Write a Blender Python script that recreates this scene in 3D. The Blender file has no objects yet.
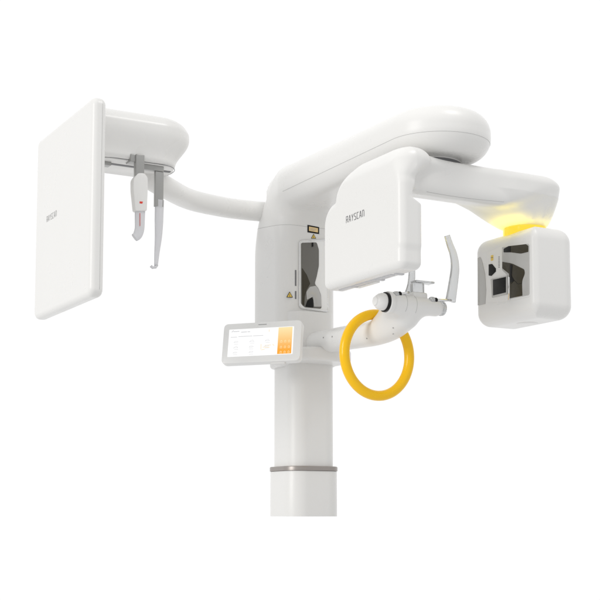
import bpy, bmesh, math
import numpy as np
from mathutils import Vector, Matrix

sc = bpy.context.scene
# ------------------------------------------------------------------ camera
ZC = 1.0                                   # height of the camera above the floor the column stands on
PITCH = math.radians(6); FPX = 1280.0; SHIFT = 78.0
cd = bpy.data.cameras.new('camera'); cam = bpy.data.objects.new('camera', cd)
sc.collection.objects.link(cam); sc.camera = cam
cam.location = (0, -4, ZC); cam.rotation_euler = (math.radians(90) + PITCH, 0, 0)
cd.sensor_width = 36; cd.lens = 36 * FPX / 600; cd.shift_y = SHIFT / 600; cd.clip_end = 200
sc.render.resolution_x = sc.render.resolution_y = 1024
sc.view_settings.view_transform = 'Standard'; sc.view_settings.look = 'None'
sc.view_settings.exposure = 0; sc.view_settings.gamma = 1

# ------------------------------------------------------------------ studio light
w = bpy.data.worlds.new('World'); sc.world = w; w.use_nodes = True
nt = w.node_tree; N = nt.nodes; L = nt.links; N.clear()
out = N.new('ShaderNodeOutputWorld'); bg = N.new('ShaderNodeBackground')
tc = N.new('ShaderNodeTexCoord'); sp = N.new('ShaderNodeSeparateXYZ')
L.new(tc.outputs['Generated'], sp.inputs[0])
r1 = N.new('ShaderNodeMapRange'); r1.interpolation_type = 'SMOOTHSTEP'      # white cyclorama behind, dimmer studio in front
r1.inputs['From Min'].default_value = .30; r1.inputs['From Max'].default_value = .86
r1.inputs['To Min'].default_value = .71; r1.inputs['To Max'].default_value = 1.03
L.new(sp.outputs['Y'], r1.inputs['Value'])
r2 = N.new('ShaderNodeMapRange'); r2.interpolation_type = 'SMOOTHSTEP'      # brighter from above
r2.inputs['From Min'].default_value = .2; r2.inputs['From Max'].default_value = .9
r2.inputs['To Min'].default_value = 0; r2.inputs['To Max'].default_value = .08
L.new(sp.outputs['Z'], r2.inputs['Value'])
ad = N.new('ShaderNodeMath'); ad.operation = 'ADD'
L.new(r1.outputs[0], ad.inputs[0]); L.new(r2.outputs[0], ad.inputs[1])
L.new(ad.outputs[0], bg.inputs['Strength'])
bg.inputs['Color'].default_value = (1, 1, 1, 1)
L.new(bg.outputs[0], out.inputs[0])

def softbox(name, loc, target, size, power, col=(1, .985, .96)):
    l = bpy.data.lights.new(name, 'AREA'); l.shape = 'RECTANGLE'; l.size, l.size_y = size
    l.energy = power; l.color = col
    o = bpy.data.objects.new(name, l); sc.collection.objects.link(o); o.location = loc
    o.rotation_euler = (Vector(target) - Vector(loc)).to_track_quat('-Z', 'Y').to_euler()
    return o
softbox('key_softbox', (-9.0, -7.6, 4.6), (0, 0, 1.75), (5.0, 5.0), 530)
softbox('top_softbox', (1.4, -1.6, 4.6), (.2, -.3, 1.8), (1.0, 1.0), 24)

# ------------------------------------------------------------------ machine frame: s = to its left, a = forward, z = up
ANG = math.radians(29); OX = .011
Fv = np.array([math.sin(ANG), -math.cos(ANG), 0]); Sv = np.array([-math.cos(ANG), -math.sin(ANG), 0])
Zv = np.array([0, 0, 1.]); O = np.array([OX, 0, 0]); CAM = np.array([0, -4, 0.])
def at(px, py, **k):
    """measured point of the photograph -> (s, a, z) on a plane of the machine frame"""
    u = (px - 300) / FPX; v = (300 - py + SHIFT) / FPX
    d = np.array([u, math.cos(PITCH) - v * math.sin(PITCH), math.sin(PITCH) + v * math.cos(PITCH)])
    (n, val), = k.items(); ax = {'s': Sv, 'a': Fv, 'z': Zv}[n]
    t = (val - (CAM - O) @ ax) / (d @ ax); p = CAM + t * d - O
    return np.array([p @ x for x in (Sv, Fv, Zv)])

root = bpy.data.objects.new('dental_scanner', None); sc.collection.objects.link(root)
root.location = (OX, 0, ZC); root.rotation_euler = (0, 0, math.pi + ANG)
root['label'] = 'white dental scanner on a round column with side panel, yellow handle ring and lit touchscreen'
root['category'] = 'dental scanner'

# ------------------------------------------------------------------ materials
def nodes_of(name):
    m = bpy.data.materials.new(name); m.use_nodes = True
    return m, m.node_tree, m.node_tree.nodes['Principled BSDF']
def plain(name, col, rough=.3, metal=0, coat=0, var=0.0, bump=0.0, bscale=400, **kw):
    m, t, b = nodes_of(name)
    b.inputs['Base Color'].default_value = (*col, 1); b.inputs['Roughness'].default_value = rough
    b.inputs['Metallic'].default_value = metal; b.inputs['Coat Weight'].default_value = coat
    b.inputs['Coat Roughness'].default_value = .08
    for k, v in kw.items(): b.inputs[k.replace('_', ' ')].default_value = v
    g = t.nodes.new('ShaderNodeTexCoord')
    if var:
        n = t.nodes.new('ShaderNodeTexNoise'); n.inputs['Scale'].default_value = 9; n.inputs['Detail'].default_value = 4
        t.links.new(g.outputs['Object'], n.inputs['Vector'])
        r = t.nodes.new('ShaderNodeMapRange'); r.inputs['From Min'].default_value = .3; r.inputs['From Max'].default_value = .7
        r.inputs['To Min'].default_value = rough - var; r.inputs['To Max'].default_value = rough + var
        t.links.new(n.outputs['Fac'], r.inputs['Value']); t.links.new(r.outputs[0], b.inputs['Roughness'])
    if bump:
        n = t.nodes.new('ShaderNodeTexNoise'); n.inputs['Scale'].default_value = bscale; n.inputs['Detail'].default_value = 2
        t.links.new(g.outputs['Object'], n.inputs['Vector'])
        bp = t.nodes.new('ShaderNodeBump'); bp.inputs['Strength'].default_value = bump; bp.inputs['Distance'].default_value = .0006
        t.links.new(n.outputs['Fac'], bp.inputs['Height']); t.links.new(bp.outputs[0], b.inputs['Normal'])
    return m
M = dict(
    white=plain('white_plastic', (.82, .815, .80), .30, coat=.0, Specular_IOR_Level=.36, var=.05, bump=.10),
    satin=plain('satin_white_paint', (.80, .795, .78), .34, Specular_IOR_Level=.4, var=.06, bump=.12),
    grey=plain('light_grey_plastic', (.42, .42, .42), .35, var=.05),
    midgrey=plain('mid_grey_metal', (.38, .38, .37), .32, metal=.4),
    dark=plain('dark_plastic', (.010, .010, .010), .35, Specular_IOR_Level=.2),
    bezel=plain('pale_grey_bezel', (.84, .84, .83), .3, var=.05),
    whiterefl=plain('white_reflection_tone', (.95, .95, .94), .2),  # white that the carriage mirror would reflect, set as base colour
    seam=plain('seam_grey', (.52, .52, .51), .6),  # grey of the thin lines along the shell joints
    trim=plain('taupe_metal_trim', (.36, .33, .31), .35, metal=.5),
    chrome=plain('bright_chrome', (.82, .82, .82), .08, metal=1),
    darkrefl=plain('dark_reflection_tone', (.16, .155, .14), .25),  # painted tone of the dark reflection in the carriage window
    olive=plain('olive_reflection_tone', (.050, .043, .027), .18, Specular_IOR_Level=.25),  # painted tone of the olive reflections in both mirror windows
    steel=plain('brushed_grey_plate', (.52, .515, .50), .2, metal=.2),
    yellow=plain('yellow_plastic', (1.0, .57, .0), .24, coat=.25, Specular_IOR_Level=.3, var=.04, bump=.1),
    label=plain('cream_label', (.85, .62, .30), .5),
    gold=plain('warning_yellow', (.85, .60, .12), .5),
    ink=plain('grey_ink', (.16, .16, .17), .5),
    lightink=plain('pale_grey_ink', (.38, .38, .38), .5),
    red=plain('red_print', (.75, .05, .03), .4),
    clear=plain('clear_acrylic', (.86, .87, .88), .15, Transmission_Weight=.62, IOR=1.35),
    frost=plain('frosted_acrylic', (.80, .80, .82), .3, Transmission_Weight=.3, IOR=1.2),
)
def emit(name, col, s, col2=None, z0=0, z1=1):
    m, t, b = nodes_of(name)
    b.inputs['Base Color'].default_value = (.02, .02, .02, 1); b.inputs['Roughness'].default_value = .15
    b.inputs['Emission Color'].default_value = (*col, 1); b.inputs['Emission Strength'].default_value = s
    if col2:                                 # menu panel of the screen runs from pale to deep orange
        g = t.nodes.new('ShaderNodeTexCoord'); x = t.nodes.new('ShaderNodeSeparateXYZ'); t.links.new(g.outputs['Object'], x.inputs[0])
        r = t.nodes.new('ShaderNodeMapRange'); r.inputs['From Min'].default_value = z0; r.inputs['From Max'].default_value = z1
        t.links.new(x.outputs['Y'], r.inputs['Value'])
        mx = t.nodes.new('ShaderNodeMix'); mx.data_type = 'RGBA'
        mx.inputs[6].default_value = (*col, 1); mx.inputs[7].default_value = (*col2, 1)
        t.links.new(r.outputs[0], mx.inputs[0]); t.links.new(mx.outputs[2], b.inputs['Emission Color'])
    return m

# ------------------------------------------------------------------ mesh helpers
def link(name, me, mat, parent=root, smooth=True):
    o = bpy.data.objects.new(name, me); sc.collection.objects.link(o)
    if mat is not None: me.materials.append(mat)
    if smooth: me.polygons.foreach_set('use_smooth', [True] * len(me.polygons))
    o.parent = parent
    if parent is not None and parent is not root:
        o.matrix_parent_inverse = Matrix()
    return o

def sdf_object(name, fn, lo, hi, h, mat, parent=root):
    """surface nets over a signed distance function, vertices pulled onto the exact surface"""
    lo = np.array(lo, float); hi = np.array(hi, float)
    n = np.ceil((hi - lo) / h).astype(int) + 1
    ax = [lo[i] + h * np.arange(n[i]) for i in range(3)]
    V = np.empty(n)
    X1, Z1 = np.meshgrid(ax[1], ax[2], indexing='ij')
    for i in range(n[0]):
        P = np.stack([np.full_like(X1, ax[0][i]), X1, Z1], -1); V[i] = fn(P)
    ins = V < 0
    c = np.zeros(n - 1, int)
    for dx in (0, 1):
        for dy in (0, 1):
            for dz in (0, 1):
                c += ins[dx:n[0]-1+dx, dy:n[1]-1+dy, dz:n[2]-1+dz]
    act = (c > 0) & (c < 8)
    idx = np.full(n - 1, -1); cells = np.argwhere(act); idx[act] = np.arange(len(cells))
    pos = np.zeros((len(cells), 3)); cnt = np.zeros(len(cells))
    cs = [(i, j, k) for i in (0, 1) for j in (0, 1) for k in (0, 1)]
    for A in cs:
        for axn in range(3):
            if A[axn]: continue
            B = list(A); B[axn] = 1
            ia = cells + A; ib = cells + B
            va = V[ia[:, 0], ia[:, 1], ia[:, 2]]; vb = V[ib[:, 0], ib[:, 1], ib[:, 2]]
            k = (va < 0) != (vb < 0)
            t = np.where(k, va / np.where(k, va - vb, 1), 0)
            p = np.tile(np.array(A, float), (len(cells), 1)); p[:, axn] += t
            pos[k] += p[k]; cnt[k] += 1
    pos = lo + h * (cells + pos / cnt[:, None])
    def grad(p):
        e = h * .25; g = np.empty_like(p)
        for i in range(3):
            d = np.zeros(3); d[i] = e; g[:, i] = (fn(p + d) - fn(p - d)) / (2 * e)
        return g
    for _ in range(3):
        g = grad(pos); q = (g * g).sum(-1)
        st = fn(pos)[:, None] * g / np.maximum(q, .2)[:, None]
        ln = np.linalg.norm(st, axis=1, keepdims=True)
        pos -= st * np.minimum(1, h * .5 / np.maximum(ln, 1e-9))
    quads = []
    for axn in range(3):
        o1, o2 = [(1, 2), (2, 0), (0, 1)][axn]
        sl = [slice(1, n[i] - 1) for i in range(3)]; s0 = list(sl); s1 = list(sl)
        s0[axn] = slice(0, n[axn] - 1); s1[axn] = slice(1, n[axn])
        a = ins[tuple(s0)]; b = ins[tuple(s1)]
        e = np.argwhere(a != b); flip = a[tuple(e.T)]
        off = np.array([1, 1, 1]); off[axn] = 0
        base = e + off
        def g(d1, d2):
            q = base.copy(); q[:, o1] -= d1; q[:, o2] -= d2
            return idx[q[:, 0], q[:, 1], q[:, 2]]
        Q = np.stack([g(1, 1), g(0, 1), g(0, 0), g(1, 0)], 1)
        Q[~flip] = Q[~flip][:, ::-1]
        quads.append(Q)
    Q = np.concatenate(quads)
    me = bpy.data.meshes.new(name)
    me.vertices.add(len(pos)); me.vertices.foreach_set('co', pos.ravel())
    me.loops.add(Q.size); me.loops.foreach_set('vertex_index', Q.ravel())
    me.polygons.add(len(Q)); me.polygons.foreach_set('loop_start', np.arange(0, Q.size, 4))
    me.polygons.foreach_set('loop_total', np.full(len(Q), 4))
    me.update(calc_edges=True); me.validate()
    o = link(name, me, mat, parent)
    g = grad(pos); g /= np.maximum(np.linalg.norm(g, axis=1, keepdims=True), 1e-9)
    me.normals_split_custom_set_from_vertices(g.tolist())
    return o

def project(fn, p, it=8, keep=None):
    p = np.array(p, float).reshape(-1, 3)
    for _ in range(it):
        e = 1e-3; g = np.empty_like(p)
        for i in range(3):
            d = np.zeros(3); d[i] = e; g[:, i] = (fn(p + d) - fn(p - d)) / (2 * e)
        if keep is not None: g[:, keep] = 0
        p -= fn(p)[:, None] * g / np.maximum((g * g).sum(-1), .1)[:, None]
    return p

def smin(a, b, k):
    h = np.clip(.5 + .5 * (b - a) / k, 0, 1)
    return b * (1 - h) + a * h - k * h * (1 - h)
def rect2(x, y, x0, x1, y0, y1, r):
    """2D rounded rectangle; r = radius or (x1y1, x0y1, x0y0, x1y0)"""
    cx, cy = (x0 + x1) / 2, (y0 + y1) / 2; px, py = x - cx, y - cy
    if not np.isscalar(r):
        r = np.where(px > 0, np.where(py > 0, r[0], r[3]), np.where(py > 0, r[1], r[2]))
    qx = np.abs(px) - (x1 - x0) / 2 + r; qy = np.abs(py) - (y1 - y0) / 2 + r
    return np.minimum(np.maximum(qx, qy), 0) + np.hypot(np.maximum(qx, 0), np.maximum(qy, 0)) - r
def extrude(d2, t, h, r):
    wx = d2 + r; wy = np.abs(t) - h + r
    return np.minimum(np.maximum(wx, wy), 0) + np.hypot(np.maximum(wx, 0), np.maximum(wy, 0)) - r
def seg(P, A, B, ra, rb=None):
    rb = ra if rb is None else rb
    A = np.array(A, float); B = np.array(B, float); d = B - A
    t = np.clip(((P - A) @ d) / (d @ d), 0, 1)
    return np.linalg.norm(P - A - t[..., None] * d, axis=-1) - (ra + (rb - ra) * t)
def bezier(pts, n=60):
    """Catmull-Rom through the points"""
    p = np.array(pts, float); p = np.vstack([2 * p[0] - p[1], p, 2 * p[-1] - p[-2]]); o = []
    m = len(p) - 3
    for i in range(m):
        for t in np.linspace(0, 1, max(2, n // m), endpoint=False):
            a, b, c, d = p[i:i + 4]
            o.append(.5 * ((2*b) + (-a+c)*t + (2*a-5*b+4*c-d)*t*t + (-a+3*b-3*c+d)*t**3))
    o.append(p[-2]); return np.array(o)

def tube(name, pts, rad, mat, parent=root, sides=12, closed=False, cap=True, flat=None):
    """swept tube; rad number or list; flat=(vector, factor) squashes the section along vector"""
    pts = np.array(pts, float); n = len(pts); rad = np.broadcast_to(rad, (n,))
    T = np.roll(pts, -1, 0) - np.roll(pts, 1, 0) if closed else np.gradient(pts, axis=0)
    T /= np.linalg.norm(T, axis=1, keepdims=True)
    up = np.array([0, 0, 1.]) if abs(T[0][2]) < .9 else np.array([1., 0, 0])
    if flat: up = np.array(flat[0], float)
    vs = []; u = np.cross(T[0], up); u /= np.linalg.norm(u)
    for i in range(n):
        u = u - T[i] * (u @ T[i]); u /= np.linalg.norm(u); v = np.cross(T[i], u)
        if flat:
            f = up - T[i] * (up @ T[i]); f /= np.linalg.norm(f); v = f; u = np.cross(v, T[i])
        for k in range(sides):
            t = 2 * math.pi * k / sides
            fv = flat[1] if flat else 1
            vs.append(pts[i] + rad[i] * (u * math.cos(t) + v * math.sin(t) * fv))
    fs = []
    for i in range(n if closed else n - 1):
        j = (i + 1) % n
        for k in range(sides):
            l = (k + 1) % sides
            fs.append((i*sides+k, j*sides+k, j*sides+l, i*sides+l))
    if not closed and cap:
        fs.append(tuple(range(sides))[::1]); fs.append(tuple((n-1)*sides + k for k in range(sides))[::-1])
    me = bpy.data.meshes.new(name); me.from_pydata([tuple(v) for v in vs], [], fs)
    bm = bmesh.new(); bm.from_mesh(me); bmesh.ops.recalc_face_normals(bm, faces=bm.faces[:]); bm.to_mesh(me); bm.free()
    return link(name, me, mat, parent)

def rot_to(axis):
    return Vector(axis).to_track_quat('Z', 'Y').to_matrix().to_4x4()
def lathe(name, prof, center, axis, mat, parent=root, sides=48):
    """prof = [(radius, height)] round axis"""
    bm = bmesh.new(); R = Matrix.Translation(Vector(center)) @ rot_to(axis); rings = []
    for r, z in prof:
        rings.append([bm.verts.new(R @ Vector((max(r, 1e-5)*math.cos(2*math.pi*k/sides), max(r, 1e-5)*math.sin(2*math.pi*k/sides), z))) for k in range(sides)])
    for i in range(len(rings) - 1):
        for k in range(sides):
            l = (k + 1) % sides; bm.faces.new((rings[i][k], rings[i][l], rings[i+1][l], rings[i+1][k]))
    bm.faces.new(rings[0][::-1]); bm.faces.new(rings[-1])
    bmesh.ops.recalc_face_normals(bm, faces=bm.faces[:])
    me = bpy.data.meshes.new(name); bm.to_mesh(me); bm.free()
    o = link(name, me, mat, parent)
    smooth_by_angle(o, 40); return o
def smooth_by_angle(o, deg):
    me = o.data; bm = bmesh.new(); bm.from_mesh(me)
    for e in bm.edges:
        if len(e.link_faces) == 2: e.smooth = e.calc_face_angle(0) < math.radians(deg)
    bm.to_mesh(me); bm.free()
def box(name, lo, hi, mat, parent=root, bev=.003, seg_=3, R=None):
    bm = bmesh.new(); bmesh.ops.create_cube(bm, size=1)
    lo = Vector(lo); hi = Vector(hi)
    for v in bm.verts: v.co = Vector((lo[i] + (hi[i] - lo[i]) * (v.co[i] + .5) for i in range(3)))
    if bev: bmesh.ops.bevel(bm, geom=bm.edges[:], offset=bev, segments=seg_, affect='EDGES', profile=.5)
    if R is not None: bm.transform(R)
    me = bpy.data.meshes.new(name); bm.to_mesh(me); bm.free()
    o = link(name, me, mat, parent); smooth_by_angle(o, 40); return o
def round_poly(pts, r, k=5):
    """rounds the corners of a 2D polygon; r number or list"""
    n = len(pts); o = []; pts = [Vector(p) for p in pts]
    r = [r] * n if np.isscalar(r) else r
    for i in range(n):
        a, b, c = pts[i-1], pts[i], pts[(i+1) % n]
        if r[i] <= 0: o.append(b); continue
        u = (a - b); v = (c - b); lim = min(u.length, v.length) * .49; rr = min(r[i], lim)
        p0 = b + u.normalized() * rr; p1 = b + v.normalized() * rr
        for t in np.linspace(0, 1, k + 1): o.append((1-t)**2 * p0 + 2*t*(1-t) * b + t*t * p1)
    return [tuple(p) for p in o]
def plate(name, poly, plane, depth, mat, parent=root, off=0.0, bev=.0008):
    """flat plate: 2D polygon, plane = function (u, v, w) -> 3D with w out of the surface"""
    bm = bmesh.new()
    a = [bm.verts.new(plane(u, v, off)) for u, v in poly]; b = [bm.verts.new(plane(u, v, off + depth)) for u, v in poly]
    n = len(poly); top = bm.faces.new(b); bm.faces.new(a[::-1])
    for i in range(n): bm.faces.new((a[i], a[(i+1) % n], b[(i+1) % n], b[i]))
    bmesh.ops.recalc_face_normals(bm, faces=bm.faces[:])
    if bev: bmesh.ops.bevel(bm, geom=list(top.edges), offset=bev, segments=2, affect='EDGES', profile=.5)
    me = bpy.data.meshes.new(name); bm.to_mesh(me); bm.free()
    o = link(name, me, mat, parent); smooth_by_angle(o, 35); return o
def loop_tube(name, poly, plane, rad, mat, parent=root, off=0):
    return tube(name, [plane(u, v, off) for u, v in poly], rad, mat, parent, 8, closed=True)
def ribbon(name, strokes, plane, width, mat, parent=root, depth=.0006):
    """printed strokes: each a polyline with a real line width"""
    bm = bmesh.new(); n = 0
    for st in strokes:
        st = [Vector(p) for p in st]
        for a, b in zip(st[:-1], st[1:]):
            d = (b - a).normalized(); nn = Vector((-d.y, d.x)) * width / 2; a2 = a - d * width * .4; b2 = b + d * width * .4
            w_ = depth + 1e-5 * n; n += 1
            vs = [bm.verts.new(plane(p.x, p.y, w_)) for p in (a2 + nn, b2 + nn, b2 - nn, a2 - nn)]
            bm.faces.new(vs)
    me = bpy.data.meshes.new(name); bm.to_mesh(me); bm.free()
    return link(name, me, mat, parent, smooth=False)

# ------------------------------------------------------------------ column
def col_sdf(P, h, r, z0, z1, e=.003):
    return extrude(rect2(P[..., 0], P[..., 1], -h, h, -h, h, r), P[..., 2] - (z0+z1)/2, (z1-z0)/2, e)
def prism(name, h, r, z0, z1, mat, parent=root, bev=.002):
    poly = []
    for cx, cy, a0 in ((h-r, h-r, 0), (-h+r, h-r, 90), (-h+r, -h+r, 180), (h-r, -h+r, 270)):
        for t in range(0, 91, 6):
            a = math.radians(a0 + t); poly.append((cx + r*math.cos(a), cy + r*math.sin(a)))
    clean = [p for i, p in enumerate(poly) if math.dist(p, poly[i-1]) > 1e-6]
    return plate(name, clean, lambda u, v, w_: (u, v, z0 + w_), z1 - z0, mat, parent, bev=bev)
column = prism('column', .080, .048, .127, .62, M['satin'])
sleeve = prism('column_sleeve', .0905, .054, -.012, .127, M['satin'], column)
prism('trim_ring', .0925, .056, .1275, .1415, M['trim'], column, bev=.003)
box('guide_strip', (-.086, -.015, .142), (-.079, .015, .50), M['satin'], column, .0015)

# ------------------------------------------------------------------ lift carriage with overhead arm
CF = .048                                           # front face of the carriage (a)
ARM_END = .736
def arm_r(t): return .116 + .028*np.clip(t/ARM_END, 0, 1)
def carriage_fn(P):
    s, a, z = P[..., 0], P[..., 1], P[..., 2]
    d2 = rect2(a, z, -.175, CF, .482, 1.096, (.03, .20, .13, .03))
    k = np.clip((z - .82) / .2, 0, 1); k = k*k*(3 - 2*k)
    body = extrude(d2, s, .102, .048 + .050*k)
    A1 = ARM_END
    t = np.clip(a, .06, A1)
    plan = np.hypot(s, a - t) - arm_r(t)
    zt = 1.088 - .027*(t/A1); zb = .952 - .014*(t/A1)
    arm = extrude(plan, z - (zt+zb)/2, (zt-zb)/2, (zt-zb)/2 - .006)
    return smin(body, arm, .045)
carriage = sdf_object('carriage', carriage_fn, (-.15, -.21, .45), (.15, .92, 1.12), .0055, M['white'])
# seam around the arm and across the carriage
pl = []
for t in np.linspace(.1, 1, 70): pl.append((arm_r(ARM_END*t), ARM_END*t, .990 - .012*t))
for t in np.linspace(0, math.pi, 40)[1:]: pl.append((.144*math.cos(t), ARM_END + .144*math.sin(t), .978))
for t in np.linspace(1, .3, 60)[1:]: pl.append((-arm_r(ARM_END*t), ARM_END*t, .990 - .012*t))
tube('arm_seam', project(carriage_fn, pl, keep=2), .0006, M['seam'], carriage, 6)
pl = [(.105*math.cos(t), -.07 + .11*math.sin(t), .905 - .012*math.sin(t)) for t in np.linspace(-.6, math.pi+.3, 60)]
tube('carriage_seam', project(carriage_fn, pl, keep=2), .0006, M['seam'], carriage, 6)

front = lambda u, v, w_: (u, CF + w_, v)            # plane of the carriage front: u = s, v = z
def fp(px, py): p = at(px, py, a=CF); return (p[0], p[2])
win = [fp(299, 241), fp(327.5, 240), fp(327.5, 312), fp(299, 308)]
wp = round_poly(win, [.012]*4)
bez = plate('white_reflection', wp, front, .003, M['whiterefl'], carriage, 0)  # backing plate whose white stands in for the mirror's bright reflection
loop_tube('window_frame', wp, front, .0021, M['chrome'], carriage, .003)
P1 = [fp(*p) for p in [(300.5, 243), (316, 242.5), (318.2, 250), (318.2, 266), (316, 277), (314, 284), (318, 289), (320.5, 296), (320.8, 309), (304, 307.5), (300.5, 304)]]
plate('reflection_plate', round_poly(P1, .006), front, .002, M['darkrefl'], carriage, .003)  # dark reflected shape in the mirror, cut as a plate
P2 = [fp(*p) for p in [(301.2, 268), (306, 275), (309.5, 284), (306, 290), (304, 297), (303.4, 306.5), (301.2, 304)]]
plate('olive_reflection', round_poly(P2, .003), front, .0008, M['olive'], carriage, .005)  # olive part of the painted reflection
P3 = [fp(*p) for p in [(304.5, 307), (306.5, 301), (311, 297.5), (312.5, 300), (312.5, 307.8)]]
plate('black_reflection', round_poly(P3, .002), front, .0012, M['dark'], carriage, .005)  # black part of the reflection, laid on as a plate
P4 = [fp(*p) for p in [(305.5, 292), (309, 287), (315, 286), (318, 290), (320.3, 297), (320.5, 307), (313.2, 307), (312, 297), (306, 300)]]
plate('grey_reflection', round_poly(P4, .003), front, .0012, M['steel'], carriage, .005)  # grey part of the same painted reflection, not a moving part
box('catch', (fp(312, 240)[0], CF + .005, fp(312, 247)[1]), (fp(311, 240)[0], CF + .009, fp(312, 243)[1]), M['dark'], carriage, 0)
for y0, y1 in ((270, 286), (291, 299)):
    a_, b_ = fp(295, y0), fp(296.2, y1)
    box('side_switch', (b_[0], CF - .004, b_[1]), (a_[0], CF + .0015, a_[1]), M['ink'], carriage, .0005)
# warning labels
lp = [fp(307.4, 224.9), fp(319, 227.2), fp(319, 234.1), fp(307.4, 232.3)]
lab = plate('warning_label', lp, front, .0008, M['dark'], carriage, .0003, bev=0)
c0 = [fp(308.8, 226.6), fp(317.7, 228.3), fp(317.7, 232.6), fp(308.8, 230.9)]
plate('label_face', c0, front, .0006, M['label'], carriage, .0011, bev=0)
def mixp(q, u, v):
    a_ = np.array(q[0])*(1-u)*(1-v) + np.array(q[1])*u*(1-v) + np.array(q[2])*u*v + np.array(q[3])*(1-u)*v
    return tuple(a_)
ribbon('label_text', [[mixp(c0, .12, v), mixp(c0, u, v)] for v, u in ((.3, .85), (.55, .75), (.78, .6))], lambda u, v, w_: front(u, v, w_ + .0018), .0011, M['lightink'], carriage, 0)
def warn(cx, cy, r):
    tri = [fp(cx + r*math.sin(t), cy - r*math.cos(t)*1.05) for t in (0, 2.094, 4.189)]
    o = plate('warning_triangle', round_poly(tri, .0015), front, .0007, M['dark'], carriage, .0003, bev=0)
    tri = [fp(cx + r*.72*math.sin(t), cy - r*.72*math.cos(t)*1.05) for t in (0, 2.094, 4.189)]
    plate('triangle_face', tri, front, .0006, M['gold'], carriage, .001, bev=0)
    ribbon('triangle_mark', [[fp(cx, cy - r*.3), fp(cx, cy + r*.28)]], lambda u, v, w_: front(u, v, w_ + .0018), .0013, M['dark'], carriage, 0)
warn(313.5, 237.0, 3.0); warn(289.5, 295.5, 3.8)

# bracket under the carriage that carries the chin arm and the screen
def bracket_fn(P):
    s, a, z = P[..., 0], P[..., 1], P[..., 2]
    d = extrude(rect2(s, a, -.098, .098, -.06, .17, .06), z - .478, .021, .012)
    return smin(d, extrude(rect2(s, a, -.092, .092, -.09, .06, .05), z - .50, .05, .01), .01)
bracket = sdf_object('arm_bracket', bracket_fn, (-.13, -.13, .43), (.13, .2, .57), .004, M['white'])

# ------------------------------------------------------------------ rotating arm
CA = .715
def beam_fn(P):
    s, a, z = P[..., 0], P[..., 1], P[..., 2]
    q = np.clip((-.15 - s) / .17, 0, 1); q = q*q*(3-2*q)
    zb = .803 + .062*q; zt = .921
    w0 = .112; 
    m = np.clip((z - .85)/.06, 0, 1); m = m*m*(3 - 2*m); s0 = .115 - .13*m
    e = np.clip((s - s0)/(.17 - s0), 0, 1); e = e*e
    d2 = rect2(s, a, -.374, .20, CA - .112, CA + .108 + .062*e, .075)
    d = extrude(d2, z - (zb+zt)/2, (zt-zb)/2, .028)
    g = zb + .30*(CA + .108 - a) - z
    hh = np.clip(.5 - .5*(g*.95 - d)/.05, 0, 1); d = g*.95*(1 - hh) + d*hh + .05*hh*(1 - hh)
    c = np.clip((z - .788)/.075, 0, 1)**.62
    bowl = rect2(s, a, -.312 - .057 - .010*c, -.312 + .057 + .115*c**1.5, CA - .057 - .052*c, CA + .057 + .050*c, .057 + .008*c)
    bowl = extrude(bowl*.8, z - .845, .056, .010)
    d = smin(d, bowl, .03)
    up = rect2(a, z, .563, .888, .65, .915, (.03, .065, .02, .02))
    lowb = rect2(a, z, .503, .888, .602, .838, (.02, .062, .02, .02))
    h2 = smin(up, lowb, .012)
    u = np.clip((z - .83)/.07, 0, 1); u = u*u*(3 - 2*u)
    v = np.clip((z - .768)/.020, 0, 1); v = v*v*(3 - 2*v)
    si = .150 + .026*v - .076*u
    h = extrude(h2, s - (.222 + si)/2, (.222 - si)/2, np.minimum(.021 + .030*u, (.222 - si)/2 - .002))
    return smin(d, h, .032)
both = sdf_object('rotating_arm', beam_fn, (-.42, .47, .58), (.24, .92, .95), .004, M['white'])
def split_mesh(o, name, test):
    me = o.data; n = len(me.polygons); c = np.zeros(n*3); me.polygons.foreach_get('center', c); c = c.reshape(-1, 3)
    m = test(c); q = np.zeros(n*4, int); me.polygons.foreach_get('vertices', q); q = q.reshape(-1, 4)
    co = np.zeros(len(me.vertices)*3); me.vertices.foreach_get('co', co); co = co.reshape(-1, 3); res = []
    for nm, mask in ((o.name, ~m), (name, m)):
        f = q[mask]; u, inv = np.unique(f.ravel(), return_inverse=True)
        k = bpy.data.meshes.new(nm); k.from_pydata(co[u].tolist(), [], inv.reshape(-1, 4).tolist())
        g = np.empty((len(u), 3)); p = co[u]
        for i in range(3):
            d = np.zeros(3); d[i] = .001; g[:, i] = beam_fn(p + d) - beam_fn(p - d)
        g /= np.maximum(np.linalg.norm(g, axis=1, keepdims=True), 1e-9)
        r = link(nm, k, me.materials[0]); k.normals_split_custom_set_from_vertices(g.tolist()); res.append(r)
    bpy.data.objects.remove(o)
    res[0].name = 'rotating_arm'; return res
beam, housing = split_mesh(both, 'sensor_housing', lambda c: c[:, 0] > .145)
pl = [(s, CA + .1, .826 - .004*math.cos(s*16)) for s in np.linspace(.09, -.16, 50)]
tube('arm_seam', project(beam_fn, pl, keep=0), .0006, M['seam'], beam, 6)
lathe('rotation_hub', [(.085, 0), (.085, .045)], (0, .70, .915), (0, 0, 1), M['white'], beam)
lathe('hub_gap', [(.0865, 0), (.0865, .007)], (0, .70, .927), (0, 0, 1), M['ink'], beam)

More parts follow.
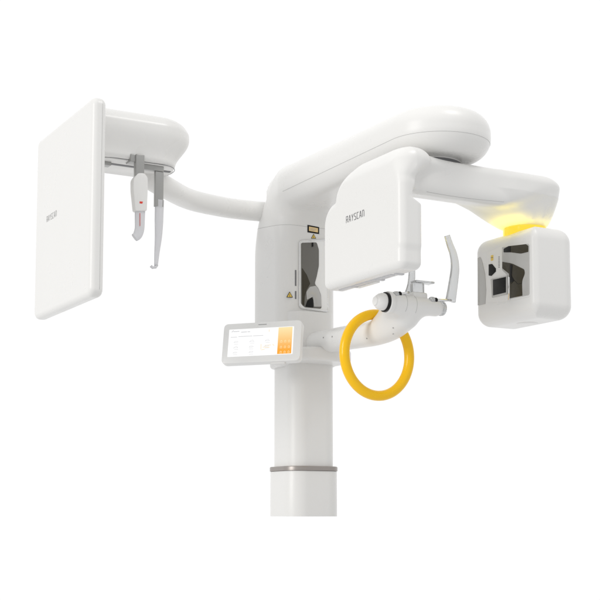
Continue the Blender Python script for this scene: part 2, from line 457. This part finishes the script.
# ------------------------------------------------------------------ sensor housing
HF = .222
hface = lambda u, v, w_: (HF + w_, u, v)            # u = a, v = z
def hp(px, py): p = at(px, py, s=HF); return (p[1], p[2])
STROKES = {
 'R': [[(0, 0), (0, 1), (.62, 1), (.62, .48), (.05, .48)], [(.28, .48), (.66, 0)]],
 'A': [[(0, 0), (.30, 1), (.46, 1), (.72, 0)], [(.16, .3), (.58, .3)]],
 'Y': [[(0, 1), (.30, .45), (.62, 1)], [(.30, .45), (.24, 0)]],
 'S': [[(.62, 1), (.05, 1), (.05, .56), (.60, .44), (.60, 0), (0, 0)]],
 'C': [[(.62, 1), (.04, 1), (.04, 0), (.62, 0)]],
 'n': [[(0, 0), (0, 1), (.48, 1), (.62, .8), (.62, 0)]]}
def lettering(word, o, ux, uy, h, adv, sx):
    out_ = []; x = 0
    for ch in word:
        for st in STROKES[ch]:
            out_.append([(o[0] + (x + px*sx)*ux, o[1] + py*h*uy) for px, py in st])
        x += adv * (1.12 if ch == 'A' else 1)
    return out_
LW = .0958 / 7.3
ribbon('lettering', lettering('RAYSCAn', (.632, .7655), 1, 1, .0165, LW, .0125), hface, .0017, M['ink'], housing)
# underside fittings
for s0, a0, a1, m, z_ in ((.186, .54, .80, 'frost', .6000), (.168, .60, .70, 'white', .5990)):
    box('sensor_slot', (s0 - .007, a0, z_), (s0 + .007, a1, z_ + .006), M[m], housing, .001)
for a0 in (.60, .72, .81):
    box('clip', (.165, a0, .5992), (.190, a0 + .012, .6045), M['frost'], housing, .001)

# ------------------------------------------------------------------ light ring and tube head
glow = emit('amber_light_ring', (1, .70, .03), 1.0)
neck = lathe('light_ring', [(.050, -.022), (.060, -.022), (.0610, -.020), (.0610, -.002), (.057, .0), (.050, 0)], (-.312, CA, .790), (0, 0, 1), glow)
for i in range(16):
    l = bpy.data.lights.new('ring_lamp', 'SPOT'); l.color = (1, .82, .03); l.energy = .058; l.shadow_soft_size = .02
    l.spot_size = math.radians(165); l.spot_blend = 1
    o = bpy.data.objects.new('ring_lamp', l); sc.collection.objects.link(o); o.parent = root
    t = 2*math.pi*i/16; u = Vector((math.cos(t), math.sin(t), 0))
    o.location = Vector((-.312, CA, .774)) + u*.080
    o.rotation_euler = (Vector((0, 0, 1)) - u*.0).to_track_quat('-Z', 'Y').to_euler()

def head_fn(P):
    s, a, z = P[..., 0], P[..., 1], P[..., 2]
    k = np.clip((z - .5) / .27, 0, 1)
    d2 = rect2(a, s, .572, .842, -.388, -.238, (.018, .030, .04, .045))
    return extrude(d2, z - .6490, .1260, .040)
head = sdf_object('tube_head', head_fn, (-.42, .55, .48), (-.21, .87, .79), .0035, M['white'])
TF = -.238
tface = lambda u, v, w_: (TF + w_, u, v)
def tp(px, py): p = at(px, py, s=TF); return (p[1], p[2])
def tplate(name, pts, r, depth, mat, par, off): return plate(name, round_poly([tp(*p) for p in pts], r), tface, depth, M[mat], par, off, bev=.0004)
fr = tplate('window_bezel', [(487, 253), (501, 246.5), (530, 243.5), (530.3, 296.5), (505, 302), (488, 303)], .004, .0015, 'white', head, 0)
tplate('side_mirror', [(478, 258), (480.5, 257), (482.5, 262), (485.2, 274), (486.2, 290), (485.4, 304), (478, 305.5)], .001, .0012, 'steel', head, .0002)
tplate('reflection_plate', [(503, 247.5), (530, 243.6), (530, 295), (510, 299), (510, 277), (503, 270)], [.002, .008, .006, 0, .002, .002], .0022, 'steel', head, .0015)  # silvery reflection of the tube-head mirror, modelled as a plate
tplate('lower_reflection', [(510.5, 298.5), (510.3, 274), (503.5, 268.5), (503.5, 262), (513, 263.5), (525.5, 269.5), (526, 274), (523, 281), (523.5, 295.8)], [0, .002, .002, .001, .012, .012, .006, .02, .001], .0009, 'olive', head, .0037)  # lower olive reflection, an inset plate on the mirror
tplate('upper_reflection', [(505, 252.5), (505, 249), (510, 246.2), (527, 244.3), (529.5, 246), (529.5, 252.0), (522, 253.8), (512, 252.5)], [.001, .001, .002, .002, .001, .002, .006, .004], .0009, 'olive', head, .0037)  # upper olive reflection, likewise a plate
tplate('corner_reflection', [(505, 252.5), (505, 249), (510, 246.2), (512, 246.2), (512, 252.3)], .001, .0006, 'dark', head, .0047)  # blackest corner of the upper painted reflection
tplate('inner_reflection', [(511.2, 264.5), (514, 264.8), (513, 276), (516, 281), (511.2, 283)], .004, .0006, 'dark', head, .0047)  # black patch inside the lower painted reflection
tube('reflection_line', [tface(*tp(*p), .0050) for p in bezier([(512, 284), (516, 281), (519, 284), (523.4, 283)], 20)], .0005, M['dark'], head, 6)  # dark line of the reflection, drawn as a thin tube
tplate('window_edge', [(509.6, 276.5), (511.2, 277.5), (511.2, 300), (509.6, 300.4)], 0.0004, .004, 'chrome', head, .0015)
tplate('light_port', [(489.4, 264.5), (492.6, 264), (496.4, 268.6), (496.4, 271.5), (492, 276), (489.4, 275.6)], .001, .0016, 'dark', head, .0015)
col = tplate('collimator', [(492.0, 279.4), (508.6, 275.6), (508.6, 294.3), (493.2, 297.8)], .001, .0035, 'steel', head, .0015)
tplate('collimator_opening', [(494.4, 280), (507.4, 277), (507.4, 292.6), (494.6, 295.6)], .0006, .0008, 'dark', head, .005)
tplate('label_patch', [(491.3, 255.4), (493.8, 255), (493.8, 260.4), (491.3, 261)], .0004, .0005, 'gold', head, .0015)
ribbon('fine_print', [[tp(499, y), tp(500.2, y - .2)] for y in np.arange(257, 268.5, 1.5)], lambda u, v, w_: tface(u, v, w_ + .0022), .0014, M['ink'], head, 0)
ribbon('label_print', [[tp(491.6, 257.8), tp(493.6, 257.4)]], lambda u, v, w_: tface(u, v, w_ + .0026), .0014, M['ink'], head, 0)
# side cover seam (front face)
pl = [(TF - .022, .842, z) for z in np.linspace(.55, .72, 20)]
lathe('bottom_cap', [(.028, 0), (.030, .001), (.030, .004)], (-.315, CA, .5215), (0, 0, 1), M['white'], head)

# ------------------------------------------------------------------ chin arm
def Y3(v): return np.array(v, float)
bar0 = at(393, 303, a=.61); bar1 = at(435, 308, a=.61)
ctr = bezier([(0, .06, .520), (0, .20, .518), (.0, .33, .514), (.0, .43, .512), (.0, .51, .519), (0, .575, .540)], 24)
rads = np.interp(np.arange(len(ctr)), [0, len(ctr)*.75, len(ctr)-1], [.035, .038, .040])
def chin_fn(P):
    d = None
    for i in range(len(ctr) - 1):
        q = seg(P, ctr[i], ctr[i+1], rads[i], rads[i+1]); d = q if d is None else np.minimum(d, q)
    bar = seg(P, bar0, bar1, .0275, .0235)
    elbow = seg(P, (.010, .47, .535), (.055, .59, bar0[2]), .018, .024)
    return smin(smin(d, bar, .03), elbow, .03)
chin = sdf_object('chin_arm', chin_fn, (-.13, .0, .46), (.16, .68, .63), .0038, M['white'])
ax_ = (bar0 - bar1); ax_ /= np.linalg.norm(ax_)
kc = bar0 + ax_*.020
knob = lathe('knob', [(.0235, .000), (.024, .008), (.0215, .016), (.015, .025), (.0135, .0255), (.012, .029), (.0, .031)], kc + ax_*.010, ax_, M['white'], chin)
lathe('knob_ring', [(.0265, 0), (.0275, .002), (.0275, .006), (.0255, .008)], kc + ax_*.002, ax_, M['dark'], chin)
for q_ in (.030, .062):
    e_ = np.cross(ax_, [0, 0, 1.]); e_ /= np.linalg.norm(e_); f_ = np.cross(ax_, e_)
    tube('bar_seam', project(chin_fn, [bar0 - ax_*q_ + .03*(e_*math.cos(t) + f_*math.sin(t)) for t in np.linspace(2.2, 5.6, 40)]), .0006, M['seam'], chin, 6)
lathe('knob_collar', [(.029, -.012), (.0302, -.010), (.0302, 0), (.028, .002)], kc, ax_, M['white'], chin)
ring_c = at(444, 308, a=.61)
lathe('end_cap', [(.020, 0), (.0205, .004), (.019, .010), (.013, .014), (0, .015)], bar1 - ax_*.017, -ax_, M['clear'], chin)
# screws along the arm
for px, py in ((325, 338), (334, 337), (367.5, 338), (393, 328), (391, 340.5)):
    p = at(px, py, s=.03)
    p = project(chin_fn, [p])[0]
    lathe('screw', [(.0022, 0), (.0022, .0010)], p, (1, .3, 0), M['midgrey'], chin, 10)

# chin rest, clear acrylic
cp = at(417, 288, a=.61)
plane_c = lambda u, v, w_: (cp[0] + u, cp[1] + w_, cp[2] + v)
box('rest_mount', (cp[0] - .030, cp[1] - .016, cp[2] - .034), (cp[0] + .020, cp[1] + .010, cp[2] - .012), M['white'], chin, .006)
rest = box('chin_rest', (cp[0] - .022, cp[1] - .012, cp[2] - .028), (cp[0] + .016, cp[1] + .006, cp[2] + .014), M['clear'], chin, .004)
box('bite_plate', (cp[0] - .050, cp[1] - .014, cp[2] + .014), (cp[0] + .012, cp[1] + .014, cp[2] + .020), M['clear'], chin, .002)
# temple supports
A0 = at(451, 301, a=.61); 
rp = bezier([at(*p, a=.61) for p in [(450.5, 301), (453, 285), (455, 268), (453.5, 255), (450, 245), (447, 235.5)]], 40)
tube('temple_support', rp, np.interp(np.linspace(0, 1, len(rp)), [0, .3, 1], [.0165, .0145, .0095]), M['clear'], chin, 16, flat=((0, 1, 0), .55))
rp = bezier([at(*p, a=.58) for p in [(408, 296), (411, 285), (412, 272), (412, 262)]], 20)
tube('temple_support', rp, np.linspace(.013, .009, len(rp)), M['clear'], chin, 16, flat=((0, 1, 0), .55))
for (x0, y0, x1, y1, r_) in ((435, 300, 451, 300.5, .0042), (399, 294, 409, 292.5, .0035)):
    q0 = at(x0, y0, a=.625); q1 = at(x1, y1, a=.625)
    st = tube('support_rod', [q0, q0*.7+q1*.3, q0*.3+q1*.7, q1], r_, M['chrome'], chin, 14)
    d = (q1 - q0) / np.linalg.norm(q1 - q0)
    lathe('rod_knob', [(.0055, -.003), (.0068, 0), (.0068, .004), (.0055, .006)], q0, d, M['dark'], chin, 20)
    lathe('rod_socket', [(.008, -.014), (.009, -.011), (.0085, -.003)], q0 - d*.002, d, M['clear'], chin, 20)

# ------------------------------------------------------------------ yellow handle ring
hc = at(377.3, 355, a=.45)
ringpts = [hc + np.array([.1085*math.cos(t), 0, .116*math.sin(t)]) for t in np.linspace(0, 2*math.pi, 120, endpoint=False)]
handle = tube('handle_ring', ringpts, .0147, M['yellow'], root, 28, closed=True)

# ------------------------------------------------------------------ touchscreen
W2L = Matrix.Rotation(-(math.pi + ANG), 4, 'Z') @ Matrix.Translation((-OX, 0, 0))
mc = Vector((-.114, -.25, .5015))
Rm = Matrix.Rotation(math.radians(-16), 4, 'Z') @ Matrix.Rotation(math.radians(90 - 14), 4, 'X') @ Matrix.Rotation(math.radians(.8), 4, 'Z')
mon = bpy.data.objects.new('tmp', None)
MM = W2L @ Matrix.Translation(mc) @ Rm
def mface(u, v, w_): return (u, v, w_)
def rrect(x0, x1, y0, y1, r): return round_poly([(x0, y0), (x1, y0), (x1, y1), (x0, y1)], r, 8)
MW, MH = .1215, .064
tab = plate('touchscreen', rrect(-MW, MW, -MH, MH, .016), mface, .022, M['bezel'], root, -.022, bev=.003)
bpy.data.objects.remove(mon)
tab.matrix_local = MM
scr = plate('screen', rrect(-.103, .098, -.043, .044, .001), mface, .0005, emit('screen_white', (1, 1, 1), 1.0), tab, .0003, bev=0)
plate('menu_panel', rrect(.051, .094, -.0415, .0425, .001), mface, .0004, emit('menu_orange', (1, .38, .01), 1.0, (1, .80, .42), -.03, .045), tab, .0008, bev=0)
ik = emit('screen_grey_ink', (.70, .70, .71), .95); io = emit('screen_orange_ink', (1, .72, .40), 1.0); iw = emit('screen_pale_ink', (1, .8, .45), 1.0)
sf = lambda u, v, w_: (u, v, w_ + .0012)
ribbon('status_text', [[(-.094, .036), (-.090, .040)], [(-.088, .037), (-.072, .037)], [(-.064, .034), (-.048, .034)], [(-.044, .034), (-.038, .034)]], sf, .003, ik, tab, 0)
ribbon('heading_text', [[(-.096, .019), (-.078, .019)], [(-.072, .020), (-.030, .020)], [(-.026, .020), (.004, .020)]], sf, .0022, ik, tab, 0)
ic = []
for cy in (.002, -.0155, -.032):
    for cx in (-.079, -.030, .018):
        if cx > 0 and cy < -.03: continue
        k = (int(cx*1000) + int(cy*1000)) % 3 * .001
        ribbon('program_icon', [[(cx - .007, cy - .001), (cx - .005 + k, cy + .003), (cx + .003, cy + .003 + k), (cx + .007, cy + .0005)], [(cx - .005, cy), (cx + .004 + k, cy)]], sf, .0011, ik, tab, 0)
        ribbon('icon_caption', [[(cx - .006 + k, cy - .0055), (cx + .006 + k, cy - .0055)]], sf, .0011, ik, tab, 0)
for st_ in [[(.012, -.012), (.030, -.012)], [(.000, -.008), (.000, -.024)], [(.002, -.026), (.012, -.024)], [(.022, .037), (.022, .031)], [(.036, -.010), (.040, -.014)], [(.006, -.017), (.026, -.019)]]: ribbon('accent_mark', [st_], sf, .0015, io, tab, 0)
for cy in (-.002, -.020, -.036):
    for cx in (.062, .074, .086): ribbon('menu_icon', [[(cx - .003, cy), (cx, cy + .003), (cx + .003, cy)], [(cx - .003, cy - .003), (cx + .003, cy - .003)]], lambda u, v, w_: (u, v, w_ + .0016), .0012, iw, tab, 0)
ribbon('maker_mark', [[(-.012, .0555), (.012, .0555)]], mface, .0022, M['lightink'], tab, .0004)
bx = box('screen_mount', (-.02, -.02, -.075), (.07, .02, -.021), M['satin'], tab, .006)
bx = box('mount_lip', (.03, -.070, -.018), (.075, -.058, -.005), M['satin'], tab, .003)

# ------------------------------------------------------------------ side arm with its head, panel and ear rods
cpts = bezier([(.03, -.13, .975), at(260, 211.5, z=.968), at(240, 209.5, z=.965), at(220, 206.5, z=.96), at(190, 199.5, z=.952), at(167, 188, z=.948), at(150, 177, z=.965), at(144, 165, z=1.0)], 70)
sidearm = tube('side_arm', cpts, np.interp(np.linspace(0, 1, len(cpts)), [0, .6, .85, 1], [.032, .032, .034, .036]), M['white'], root, 40)
HA = .172
def ceph_fn(P):
    s, a, z = P[..., 0], P[..., 1], P[..., 2]
    k = np.clip((z - .975) / .08, 0, 1); k = k*k*(3 - 2*k)
    t = np.clip(s, .618 - .018*k, .86)
    r = .091 + .023*k
    r = r + .0*z
    d = extrude((np.hypot(s - t, a - HA) - r)*.95, z - 1.036, .069, .014 + .034*np.clip((z - 1.0)/.08, 0, 1))
    return np.maximum(d, s - .815)
hd = sdf_object('side_head', ceph_fn, (.44, -.01, .96), (.83, .30, 1.16), .0045, M['white'])
lathe_b = [(.0, 0), (.082, 0), (.084, .001), (.084, .004)]
def rr(x0, x1, y0, y1, r): return rrect(x0, x1, y0, y1, r)
zb = .967
under = lambda u, v, w_: (u, v, zb - w_)
bp = plate('base_plate', rr(.535, .800, HA - .076, HA + .076, .074), under, .004, M['white'], hd, -.001)
loop_tube('base_seam', rr(.531, .800, HA - .079, HA + .079, .076), under, .0008, M['ink'], hd, .0)
plate('rail_slot', rr(.545, .795, HA + .020, HA + .034, .004), under, .0012, M['ink'], hd, .003, bev=0)
# ear rods and nose support
def ear(px, y_top, y_mid, y_low, y_end, a, kind):
    p0 = at(px, y_top, a=a); s_ = p0[0]
    z0 = p0[2]; z1 = at(px, y_mid, a=a)[2]; z2 = at(px, y_low, a=a)[2]; z3 = at(px, y_end, a=a)[2]
    return s_, z0, z1, z2, z3
# front rod
a1 = .258; s_, z0, z1, z2, z3 = ear(138.5, 160, 176, 211, 236, a1, 0)
e1 = box('ear_rod', (s_ - .0125, a1 - .004, z1 - .005), (s_ + .0125, a1 + .014, at(138.5, 154, a=a1 + .014)[2]), M['midgrey'], root, .002)
box('rod_carriage', (s_ - .013, a1 - .030, zb - .008), (s_ + .026, a1 + .008, zb + .014), M['midgrey'], e1, .002)
def gp(px, py): p = at(px, py, a=a1 + .008); return (p[0], p[2])
gf = lambda u, v, w_: (u, a1 + .008 + w_, v)
H = round_poly([gp(*p) for p in [(137, 173.5), (143.5, 173.5), (147, 178), (147, 190), (146.2, 211.5), (134.5, 211.5), (132.3, 190), (132.3, 180)]], .006)
hold = plate('rod_holder', H, gf, .022, M['white'], e1, -.014, bev=.003)
plate('red_mark', round_poly([gp(138.5, 202), gp(141.8, 202.3), (gp(141.2, 204.3)), gp(138.5, 204)], .0008), gf, .0006, M['red'], hold, .008, bev=0)
T1 = bezier([at(*p, a=a1 + .005) for p in [(140, 209), (139.8, 220), (139.5, 229), (137.5, 235), (134.3, 237.8)]], 24)
tube('ear_tip', T1, np.interp(np.linspace(0, 1, len(T1)), [0, .7, 1], [.0155, .0135, .011]), M['frost'], e1, 16, flat=((0, 1, 0), .5))
tube('red_line', [at(140, 213, a=a1 + .014), at(140, 219, a=a1+.014), at(140, 226, a=a1+.014)], .0008, M['red'], e1, 6)
# rear rod on its angled bracket
a2 = .236; q = [at(*p, a=a2) for p in [(158.5, 161), (158.5, 207)]]
e2 = box('ear_rod', (q[1][0] - .0125, a2 - .006, q[1][2]), (q[1][0] + .0125, a2 + .006, zb - .0185), M['midgrey'], root, .0015)
box('rod_bracket', (q[0][0] - .0135, a2 - .008, zb - .018), (at(143, 160, a=a2)[0], a2 + .008, zb - .003), M['midgrey'], e2, .0015)
T2 = bezier([at(*p, a=a2) for p in [(159.5, 200), (159.2, 212), (158.5, 235), (157, 252), (156, 266)]], 30)
tube('ear_tip', T2, np.interp(np.linspace(0, 1, len(T2)), [0, .35, .7, 1], [.0140, .0130, .0085, .0055]), M['frost'], e2, 16, flat=((0, 1, 0), .5))
T3 = [at(157.8, 264, a=a2), at(156, 267.5, a=a2), at(152, 268), at(151, 267)] if False else [at(*p, a=a2) for p in [(157, 265), (155.5, 267.3), (152.5, 267.6), (150.8, 266)]]
tube('tip_hook', T3, .004, M['frost'], e2, 10)
# nose support under the panel side
a3 = .205; q0 = at(95, 161.5, a=a3); q1 = at(110, 166.5, a=a3)
box('nose_support', (q1[0], a3 - .014, q1[2]), (q0[0], a3 + .012, zb + .002), M['midgrey'], hd, .002)

# ceph panel
S0, S1 = .803, .842
def panel_fn(P):
    s, a, z = P[..., 0], P[..., 1], P[..., 2]
    return extrude(rect2(a, z, -.104, .378, .556, 1.089, .022), s - (S0+S1)/2, (S1-S0)/2, .015)
panel = sdf_object('detector_panel', panel_fn, (.78, -.13, .53), (.87, .41, 1.12), .0036, M['white'])
pface = lambda u, v, w_: (S1 + w_, u, v)
ribbon('lettering', lettering('RAYSCAn', (.006, .8245), 1, 1, .0155, .0128, .0112), pface, .0016, M['lightink'], panel)
pl = [(S0 + .013, .378, z) for z in np.linspace(.575, 1.07, 40)]
tube('panel_seam', project(panel_fn, pl, keep=2), .0006, M['seam'], panel, 6)
box('panel_switch', (.825, -.1055, .66), (.835, -.1035, .70), M['grey'], panel, .0005)
